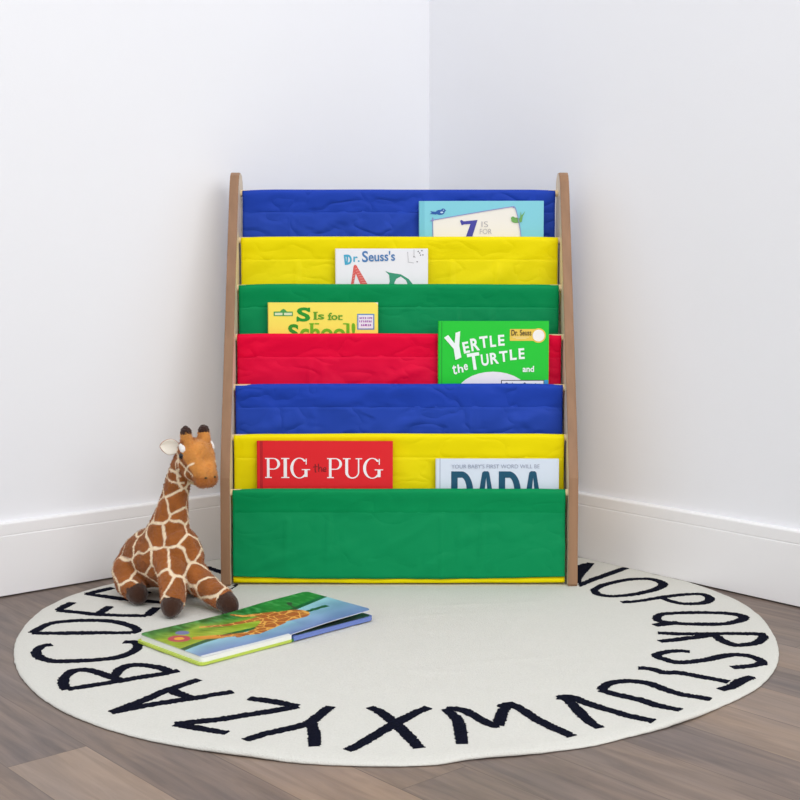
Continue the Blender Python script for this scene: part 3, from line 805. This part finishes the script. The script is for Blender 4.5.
def spread(u, v):
    """picture colour; u 0..1 along the double page, v 0..1 from near edge to far edge"""
    n = noise.noise(Vector((u * 9, v * 7, 2))); n2 = noise.noise(Vector((u * 40, v * 9, 5))); n3 = noise.noise(Vector((u * 5, v * 3, 9)))
    grass = np.array((148, 176, 40)) + n * 30 + 26 * noise.noise(Vector((u * 60 + v * 20, v * 8, 3)))
    far = np.array((34, 118, 46)) + n2 * 60
    k = min(1, max(0, (v - .62 - .12 * n + .5 * max(0, u - .30) - .06) / .25))
    c = grass * (1 - k) + far * k
    if u > .6: 
        kk = min(1, max(0, (v - .5) / .2)) * min(1, (u - .6) / .1)
        c = c * (1 - .5 * kk) + (np.array((46, 140, 44)) + 70 * abs(n2)) * .5 * kk
    # bank and water
    bank = .26 + .20 * u + .05 * math.sin(u * 7)
    if u > .62: bank = .48 + .5 * (u - .62)
    if v < bank + .07: c = np.array((24, 92, 48)) + n * 20
    if v < bank:
        dpt = (bank - v) / bank
        c = np.array((150, 204, 216)) * (1 - dpt) + np.array((112, 134, 190)) * dpt + n * 14 + n3 * 12
    if u > .66 and abs(v - (.40 + .12 * (u - .66))) < .035 + .02 * n2 and u < .9: c = np.array((34, 86, 56)) + 20 * n2
    # bright flower at the left end
    d = math.hypot((u - .085) * 2.2, v - .60)
    if d < .11: c = np.array((186, 70, 84)) if d > .05 else np.array((232, 176, 60))
    d = math.hypot((u - .15) * 2.2, v - .74)
    if d < .07: c = np.array((112, 122, 170))
    # giraffe patterned band
    def seg(ax, ay, ra, bx, by, rb):
        px, py = (u - ax) * 2.2, v - ay; qx, qy = (bx - ax) * 2.2, by - ay
        t = max(0, min(1, (px * qx + py * qy) / (qx * qx + qy * qy)))
        return math.hypot(px - qx * t, py - qy * t) - (ra + (rb - ra) * t)
    g = min(seg(.60, .50, .17, .70, .44, .15), seg(.56, .42, .13, .40, .27, .055), seg(.40, .27, .055, .24, .40, .042), seg(.24, .40, .06, .15, .50, .055),
            seg(.58, .60, .06, .38, .66, .032), seg(.38, .66, .032, .27, .78, .022), seg(.64, .62, .06, .52, .80, .03), seg(.52, .80, .03, .50, .92, .02), seg(.42, .33, .04, .30, .28, .028))
    if g < 0:
        if u < .24: c = np.array((222, 148, 44)) + 24 * n
        else:
            P = Vector((u * 2.2 * 9, v * 9, 1))
            dd, _ = noise.voronoi(P)
            c = np.array((178, 92, 38)) + 14 * n if dd[1] - dd[0] > .09 else np.array((236, 170, 80))
    if seg(.755, .55, .012, .78, .72, .01) < 0 or seg(.78, .72, .02, .80, .78, .03) < 0: c = np.array((58, 66, 44))
    if v < .028 and u < .49: c = np.array((222, 226, 230))
    return tuple(float(x) for x in np.clip(c, 0, 255))
M_art = bpy.data.materials.new('printed spread'); M_art.use_nodes = True
_n = M_art.node_tree.nodes; _l = M_art.node_tree.links
_a = _n.new('ShaderNodeVertexColor'); _a.layer_name = 'print'
_l.new(_a.outputs['Color'], _n['Principled BSDF'].inputs['Base Color']); _n['Principled BSDF'].inputs['Roughness'].default_value = .33
def page(name, xa, xb, ua, ub, zf, thick, label):
    nx, ny = 190, 160
    V = []; C = []; F = []
    rc = .009
    for j in range(ny + 1):
        for i in range(nx + 1):
            s = i / nx; y = DEP * j / ny
            x = xa + (xb - xa) * s
            # round the outer corners by pulling in the page ends
            outer = abs(xb) > abs(xa)
            dy = min(y, DEP - y)
            pull = rc - math.sqrt(max(0, rc * rc - (rc - min(dy, rc)) ** 2)) if dy < rc else 0
            if outer: x = xa + (xb - xa - math.copysign(pull, xb)) * s
            else: x = xb + (xa - xb - math.copysign(pull, xa)) * (1 - s)
            V.append((x, y, zf(x, y))); C.append(lin(spread(ua + (ub - ua) * s, j / ny)))
    n = len(V)
    for j in range(ny):
        for i in range(nx):
            a = j * (nx + 1) + i; F.append((a, a + 1, a + nx + 2, a + nx + 1))
    # underside and rim
    rim = [i for i in range(nx + 1)] + [j * (nx + 1) + nx for j in range(1, ny + 1)] + [ny * (nx + 1) + i for i in range(nx - 1, -1, -1)] + [j * (nx + 1) for j in range(ny - 1, 0, -1)]
    low = []
    for i in rim:
        low.append(len(V)); V.append((V[i][0], V[i][1], V[i][2] - thick)); C.append(lin((226, 226, 224)))
    for t in range(len(rim)):
        q = (t + 1) % len(rim); F.append((rim[q], rim[t], low[t], low[q]))
    o = mesh_obj(name, V, F, M_art, ob, smooth=False)
    at = o.data.color_attributes.new('print', 'FLOAT_COLOR', 'POINT')
    at.data.foreach_set('color', np.array(C, dtype=np.float32).ravel())
    o['label'] = label
    return o
page('left_page', -.1625, 0, 0, .5, lambda x, y: .0122 + .0004 * math.sin(x * 30), .0018, 'left half of the printed jungle spread')
page('right_page', 0, .165, .5, 1, lambda x, y: .0122 + .0062 * math.sin(min(1, x / .09) * PI / 2) * (.4 + .6 * x / .17) - .0 * y, .0015, 'right half of the printed spread, slightly lifted')

# ------------------------------------------------------------------ plush giraffe
def union(balls, voxel, smooth_it=6):
    bm = bmesh.new()
    for (p, r) in balls:
        bmesh.ops.create_icosphere(bm, subdivisions=2, radius=r, matrix=Matrix.Translation(p))
    me = bpy.data.meshes.new('u'); bm.to_mesh(me); bm.free()
    o = bpy.data.objects.new('u', me); COL.objects.link(o)
    md = o.modifiers.new('r', 'REMESH'); md.mode = 'VOXEL'; md.voxel_size = voxel
    sm = o.modifiers.new('s', 'SMOOTH'); sm.iterations = smooth_it; sm.factor = .5
    dg = bpy.context.evaluated_depsgraph_get()
    res = bpy.data.meshes.new_from_object(o.evaluated_get(dg))
    bpy.data.objects.remove(o); bpy.data.meshes.remove(me)
    return res
def chain(pts, n=10):
    out = []
    for (p0, r0), (p1, r1) in zip(pts[:-1], pts[1:]):
        for i in range(n + 1):
            t = i / n; out.append((Vector(p0).lerp(Vector(p1), t), r0 + (r1 - r0) * t))
    return out
GX, GY = -.395, 2.11
gir = thing('plush_giraffe', 'plush toy giraffe with cream lined brown patches sitting on the rug left of the bookshelf', 'stuffed toy', (GX, GY, RUG_T))
def G(x, y, z): return Vector((x - GX, y - GY, z - RUG_T))
HC = G(-.3373, 2.060, .2660)
FW = Vector((.67, -.7424, 0)); SD = Vector((.7424, .67, 0)); UP = Vector((0, 0, 1))
def H(f, s, u): return HC + FW * f + SD * s + UP * u
balls = []
# trunk
balls += chain([(G(-.448, 2.150, .055), .043), (G(-.425, 2.132, .072), .052), (G(-.395, 2.105, .080), .054), (G(-.377, 2.092, .076), .047)])
balls += chain([(G(-.397, 2.105, .085), .050), (G(-.391, 2.100, .120), .037), (G(-.385, 2.094, .150), .0285), (G(-.377, 2.087, .185), .0225), (G(-.367, 2.080, .222), .0210), (G(-.357, 2.074, .245), .0210)])
balls += chain([(G(-.372, 2.083, .100), .036), (G(-.362, 2.084, .082), .034)])
# head
balls += chain([(H(-.012, 0, -.006), .0265), (H(.002, 0, -.006), .0265)])
for s in (-1, 1):
    balls += chain([(H(.000, s * .013, .000), .0185), (H(.008, s * .010, -.012), .0190), (H(.022, s * .007, -.032), .0165), (H(.030, s * .006, -.044), .0150)], 6)
    balls += chain([(H(.000, s * .0165, .012), .0118), (H(-.001, s * .0172, .027), .0098)], 5)
balls += chain([(H(-.010, 0, -.030), .0200), (H(.010, 0, -.040), .0150)], 5)
for s in (-1, 1): balls += chain([(H(-.010, s * .010, -.020), .0205), (H(.006, s * .009, -.034), .0165)], 5)
# front legs
balls += chain([(G(-.388, 2.078, .085), .031), (G(-.375, 2.045, .062), .0250), (G(-.3680, 2.012, .036), .0210), (G(-.3665, 1.999, .030), .0200)])
balls += chain([(G(-.364, 2.085, .068), .031), (G(-.330, 2.058, .044), .0235), (G(-.298, 2.029, .031), .0195), (G(-.288, 2.019, .028), .0188)])
# hind legs
balls += chain([(G(-.455, 2.145, .052), .037), (G(-.462, 2.120, .052), .030), (G(-.458, 2.095, .036), .0235), (G(-.444, 2.077, .028), .0200)])
balls += chain([(G(-.425, 2.155, .055), .038), (G(-.385, 2.150, .045), .030), (G(-.355, 2.130, .030), .0220)])
me = union(balls, .0017, 10)
body = bpy.data.objects.new('body', me); COL.objects.link(body); body.parent = gir
nv = len(me.vertices)
co = np.empty(nv * 3, dtype=np.float64); me.vertices.foreach_get('co', co); co = co.reshape(-1, 3)
no = np.empty(nv * 3, dtype=np.float64); me.vertices.foreach_get('normal', no); no = no.reshape(-1, 3)
# fuzzy nap
fz = np.array([noise.noise(Vector(p) * 420) * .0011 + noise.noise(Vector(p) * 150) * .0008 for p in co])
co2 = co + no * fz[:, None]
co2[:, 2] = np.maximum(co2[:, 2], .0005)
me.vertices.foreach_set('co', co2.ravel())
# patches: farthest point seeds on the skin, cream seams where two patches meet
rng = np.random.default_rng(11)
sub = co[rng.choice(nv, min(nv, 12000), replace=False)]
hd = np.array(HC)
relh = co - hd
fcoord = relh @ np.array(FW); scoord = relh @ np.array(SD); ucoord = relh[:, 2]
seeds = [sub[0]]; d = np.linalg.norm(sub - seeds[0], axis=1)
nz = rng.uniform(.8, 1.25, len(sub))
while len(seeds) < 120:
    sp = np.where(sub[:, 2] > .12, .80, 1.0)
    i = int((d * nz / sp).argmax())
    if d[i] < .024: break
    seeds.append(sub[i]); d = np.minimum(d, np.linalg.norm(sub - sub[i], axis=1))
S = np.array(seeds)
cow = co + np.array([[noise.noise(Vector(p) * 45) for _ in (0,)][0] for p in co])[:, None] * np.array([[.005, .004, .005]])
edge = np.empty(nv); idx = np.empty(nv, dtype=int)
for a in range(0, nv, 4000):
    D = np.linalg.norm(cow[a:a + 4000, None, :] - S[None], axis=2)
    o2 = np.argsort(D, axis=1)[:, :2]
    r_ = np.arange(len(o2)); d1 = D[r_, o2[:, 0]]; d2 = D[r_, o2[:, 1]]
    edge[a:a + 4000] = (d2 ** 2 - d1 ** 2) / (2 * np.linalg.norm(S[o2[:, 0]] - S[o2[:, 1]], axis=1) + 1e-9)
    idx[a:a + 4000] = o2[:, 0]
lw = .0026 + .0012 * np.array([noise.noise(Vector(p) * 55 + Vector((5, 5, 5))) for p in co])
w = np.clip((lw - edge) / .0008, 0, 1)
patch = np.array([noise.noise(Vector(p) * 60) for p in co])
brown = np.array(lin((160, 94, 43))[:3]); cream = np.array(lin((246, 226, 196))[:3]); tan = np.array(lin((204, 138, 68))[:3]); tan2 = np.array(lin((148, 82, 32))[:3])
tone = (1 + .22 * patch + .08 * np.sin(idx * 2.4))[:, None]
inhead = (np.linalg.norm(relh, axis=1) < .075) & (co[:, 2] > .185) & ((fcoord > -.006) | (ucoord > .012))
w = np.where(inhead, 0, w)
face = np.clip((fcoord - .004 - .021 * np.clip((-ucoord - .006) / .028, 0, 1)) / .003, 0, 1) * (np.linalg.norm(relh, axis=1) < .08) * (co[:, 2] > .185)
face = np.maximum(face, np.clip((ucoord - .016) / .006, 0, 1) * (co[:, 2] > .2))
base = brown[None] * (1 - face[:, None]) + tan[None] * face[:, None]
low = face * np.clip((-.030 - ucoord + .012 * patch) / .012, 0, 1) * .8
base = base * (1 - low[:, None]) + tan2[None] * low[:, None]
# cheek stripes on both sides of the head: (forward, up) polylines
stripes = [[(-.020, -.002), (-.012, -.009), (.004, -.022), (.025, -.037)], [(.025, -.017), (.012, -.026), (.006, -.038), (.012, -.049), (.022, -.054)],
           [(-.010, -.014), (-.019, -.028), (-.017, -.043)], [(-.046, -.042), (-.034, -.051), (-.018, -.055)]]
sd = np.full(nv, 9.0)
for st in stripes:
    P = smoothpts(st, .002)
    for p in P: sd = np.minimum(sd, np.hypot(fcoord - p.x, ucoord - p.y))
sw = np.clip((.0021 - sd) / .0008, 0, 1) * (np.abs(scoord) > .010) * (np.linalg.norm(relh, axis=1) < .08)
w = np.maximum(w, sw)
colr = base * tone * (1 - w[:, None]) + cream[None] * w[:, None]
at = me.color_attributes.new('coat', 'FLOAT_COLOR', 'POINT')
at.data.foreach_set('color', np.c_[np.clip(colr, 0, 1), np.ones(nv)].astype(np.float32).ravel())
M_coat = mat('giraffe plush', (170, 98, 46), rough=.9, spec=.08, bump=.5, bscale=700, sheen=.3)
va = M_coat.node_tree.nodes.new('ShaderNodeVertexColor'); va.layer_name = 'coat'
M_coat.node_tree.links.new(va.outputs['Color'], M_coat.node_tree.nodes['Principled BSDF'].inputs['Base Color'])
me.materials.clear(); me.materials.append(M_coat)
for p in me.polygons: p.use_smooth = True

# short nap standing out of the skin
ra = np.random.default_rng(5)
lt = me.loop_triangles; me.calc_loop_triangles()
tv = np.empty(len(lt) * 3, dtype=np.int32); lt.foreach_get('vertices', tv); tv = tv.reshape(-1, 3)
nap_i = ra.choice(len(tv), min(52000, len(tv)), replace=False)
w3 = ra.dirichlet((1, 1, 1), len(nap_i))
tp = (co2[tv[nap_i]] * w3[:, :, None]).sum(1); tn = no[tv[nap_i][:, 0]]
tc_ = colr[tv[nap_i][:, 0]] * ra.uniform(.78, 1.25, (len(nap_i), 1))
lean = tn * .85 + np.array([[.05, -.05, -.45]]) + ra.normal(0, .28, tp.shape)
lean /= np.linalg.norm(lean, axis=1)[:, None]
sidev = np.cross(lean, ra.normal(0, 1, tp.shape)); sidev /= np.linalg.norm(sidev, axis=1)[:, None]
ln = ra.uniform(.0018, .0036, (len(tp), 1))
base_p = tp - tn * .0004
NV = np.stack([base_p + sidev * .00035, base_p - sidev * .00035, base_p + lean * ln], 1).reshape(-1, 3)
NV[:, 2] = np.maximum(NV[:, 2], .0004)
fur = mesh_obj('fur', NV, [(3 * i, 3 * i + 1, 3 * i + 2) for i in range(len(tp))], M_coat, gir)
fur['kind'] = 'stuff'
at = fur.data.color_attributes.new('coat', 'FLOAT_COLOR', 'POINT')
at.data.foreach_set('color', np.c_[np.clip(np.repeat(tc_, 3, axis=0), 0, 1), np.ones(len(NV))].astype(np.float32).ravel())

M_hoof = mat('dark brown plush', (62, 40, 30), rough=.95, spec=.05, bump=.5, bscale=600, sheen=.3)
M_tuft = mat('dark tuft plush', (62, 42, 36), rough=.95, spec=.05, bump=.8, bscale=500, sheen=.2)
M_cream = mat('cream plush', (240, 234, 222), rough=.95, spec=.05, bump=.5, bscale=600, sheen=.2)
M_white = mat('white plush', (242, 240, 236), rough=.9, spec=.05, bump=.4, bscale=600)
M_eye = mat('black glossy eye', (16, 16, 22), rough=.08, spec=.6)
M_mouth = mat('olive brown mouth felt', (84, 66, 40), rough=.9)

def part_union(name, balls, m, voxel=.0016, it=5, fuzz=.0005, label=None, parent=gir):
    q = union(balls, voxel, it)
    for v in q.vertices:
        v.co += v.normal * (noise.noise(v.co * 380) * fuzz)
        v.co.z = max(v.co.z, .0004) if parent is gir else v.co.z
    o = bpy.data.objects.new(name, q); COL.objects.link(o); o.parent = parent
    q.materials.clear(); q.materials.append(m)
    for p in q.polygons: p.use_smooth = True
    if label: o['label'] = label
    return o
for pts in ([(G(-.3667, 1.996, .027), .0192), (G(-.3668, 1.988, .0235), .0176), (G(-.3668, 1.982, .0200), .0135)],
            [(G(-.285, 2.016, .026), .0182), (G(-.278, 2.008, .0225), .0168), (G(-.273, 2.003, .0195), .0130)],
            [(G(-.442, 2.074, .026), .0192), (G(-.4375, 2.067, .0230), .0178), (G(-.434, 2.062, .0200), .0135)],
            [(G(-.350, 2.126, .027), .0200), (G(-.344, 2.118, .0240), .0180)]):
    part_union('hoof', chain(pts, 6), M_hoof, label='dark brown hoof')
for s in (-1, 1):
    part_union('ossicone_tip', chain([(H(-.001, s * .0172, .0310), .0098), (H(-.002, s * .0176, .0345), .0076)], 4), M_tuft, fuzz=.0016, label='dark ossicone tip')
    # ear: a leaf shaped cup
    base_ = H(-.016, s * .021, .004); dr = (FW * -.50 + SD * s * .70 + UP * .12).normalized()
    nrm = (FW * .75 + SD * s * -.2 + UP * .1).normalized() if s > 0 else (FW * .85 - SD * .45).normalized(); wd = dr.cross(nrm).normalized()
    V = []; F = []; nl, nw = 14, 8; Lr = .031
    for side_ in (0, 1):
        for i in range(nl + 1):
            t = i / nl; hw = .0125 * (math.sin(PI * min(1, t * .92 + .08)) ** .7)
            for j in range(nw + 1):
                q = -1 + 2 * j / nw
                V.append(base_ + dr * (Lr * t) + wd * (hw * q) - nrm * (.0045 * (1 - q * q) * math.sin(PI * t * .9 + .2)) - nrm * (.0022 * side_ * (1 - q * q * .9)))
    nn = (nl + 1) * (nw + 1)
    for side_ in (0, 1):
        for i in range(nl):
            for j in range(nw):
                a = side_ * nn + i * (nw + 1) + j
                F.append((a, a + 1, a + nw + 2, a + nw + 1))
    e = mesh_obj('ear', V[nn:], [tuple(x - nn for x in f) for f in F[nl * nw:]], mat('ear back plush', (176, 118, 84), rough=.9, sheen=.2), gir, smooth=True)
    sm_ = e.modifiers.new('t', 'SOLIDIFY'); sm_.thickness = .0015
    e2 = mesh_obj('ear_lining', V[:nn], F[:nl * nw], M_cream, e, smooth=True); e2['label'] = 'cream ear lining'
    sm_ = e2.modifiers.new('t', 'SOLIDIFY'); sm_.thickness = .0018
    part_union('eye_patch', chain([(H(.000, s * (.0236 if s < 0 else .0262), .008), .0078), (H(.004, s * (.0236 if s < 0 else .0262), .003), .0078)], 4), M_white, label='white patch over the eye')
    bm = bmesh.new(); bmesh.ops.create_uvsphere(bm, u_segments=20, v_segments=14, radius=.0056, matrix=Matrix.Translation(H(.0032, s * .0276, -.0060)))
    bm_obj('eye', bm, M_eye, gir, smooth=True)['label'] = 'glossy black eye'
    bm = bmesh.new(); bmesh.ops.create_uvsphere(bm, u_segments=10, v_segments=8, radius=.0026, matrix=Matrix.Translation(H(.0430, s * .0085, -.040)) @ Matrix.Diagonal((1, 1, .7, 1)))
    bm_obj('nostril', bm, M_mouth, gir, smooth=True)
part_union('chin', chain([(H(-.008, 0, -.047), .0110), (H(.008, 0, -.050), .0098)], 5), mat('chin plush', (200, 176, 132), rough=.95, sheen=.2), label='beige chin under the mouth')
# mane: a low ridge of dark brown tufts down the back of the neck
mp = smoothpts([H(-.034, 0, .012), H(-.044, 0, -.020), G(-.388, 2.104, .215), G(-.399, 2.114, .180), G(-.412, 2.128, .145)], .006)
part_union('mane', [(p, .0065 + .001 * math.sin(i * 2.3)) for i, p in enumerate(mp)], mat('mane plush', (120, 70, 36), rough=.95, bump=.6, bscale=500), fuzz=.002)
part_union('tail', chain([(G(-.478, 2.178, .060), .008), (G(-.492, 2.184, .035), .006), (G(-.496, 2.182, .018), .007)], 6), M_hoof)

# ------------------------------------------------------------------ camera and light
cam = bpy.data.cameras.new('camera'); co_ = bpy.data.objects.new('camera', cam); COL.objects.link(co_)
cam.sensor_width = 36; cam.sensor_fit = 'HORIZONTAL'
cam.lens = 1258.422 / 800 * 36
cam.shift_y = -(400 - 361.748) / 800
co_.location = (0, 0, .5565)
co_.rotation_euler = (PI / 2 - .0698132, 0, 0)
SC.camera = co_

w = bpy.data.worlds.new('room light'); SC.world = w; w.use_nodes = True
bg = w.node_tree.nodes['Background']; bg.inputs['Color'].default_value = (.96, .975, 1, 1); bg.inputs['Strength'].default_value = .86

def area(name, loc, target, sx, sy, power, color=(1, 1, 1)):
    l = bpy.data.lights.new(name, 'AREA'); l.shape = 'RECTANGLE'; l.size = sx; l.size_y = sy; l.energy = power; l.color = color
    o = bpy.data.objects.new(name, l); COL.objects.link(o); o.location = loc
    o.rotation_euler = (Vector(target) - Vector(loc)).to_track_quat('-Z', 'Y').to_euler()
    return o
area('window_daylight', (1.55, -.15, 1.7), (-.2, 2.2, .4), 1.9, 1.7, 27, (1, .985, .96))
area('ceiling_bounce', (-.6, .5, 2.45), (0, 2.1, .3), 1.8, 1.8, 8, (1, .99, .98))

vs_ = SC.view_settings
SC.display_settings.display_device = 'sRGB'
vs_.view_transform = 'Standard'; vs_.look = 'None'; vs_.gamma = 1; vs_.exposure = .22; vs_.use_curve_mapping = False
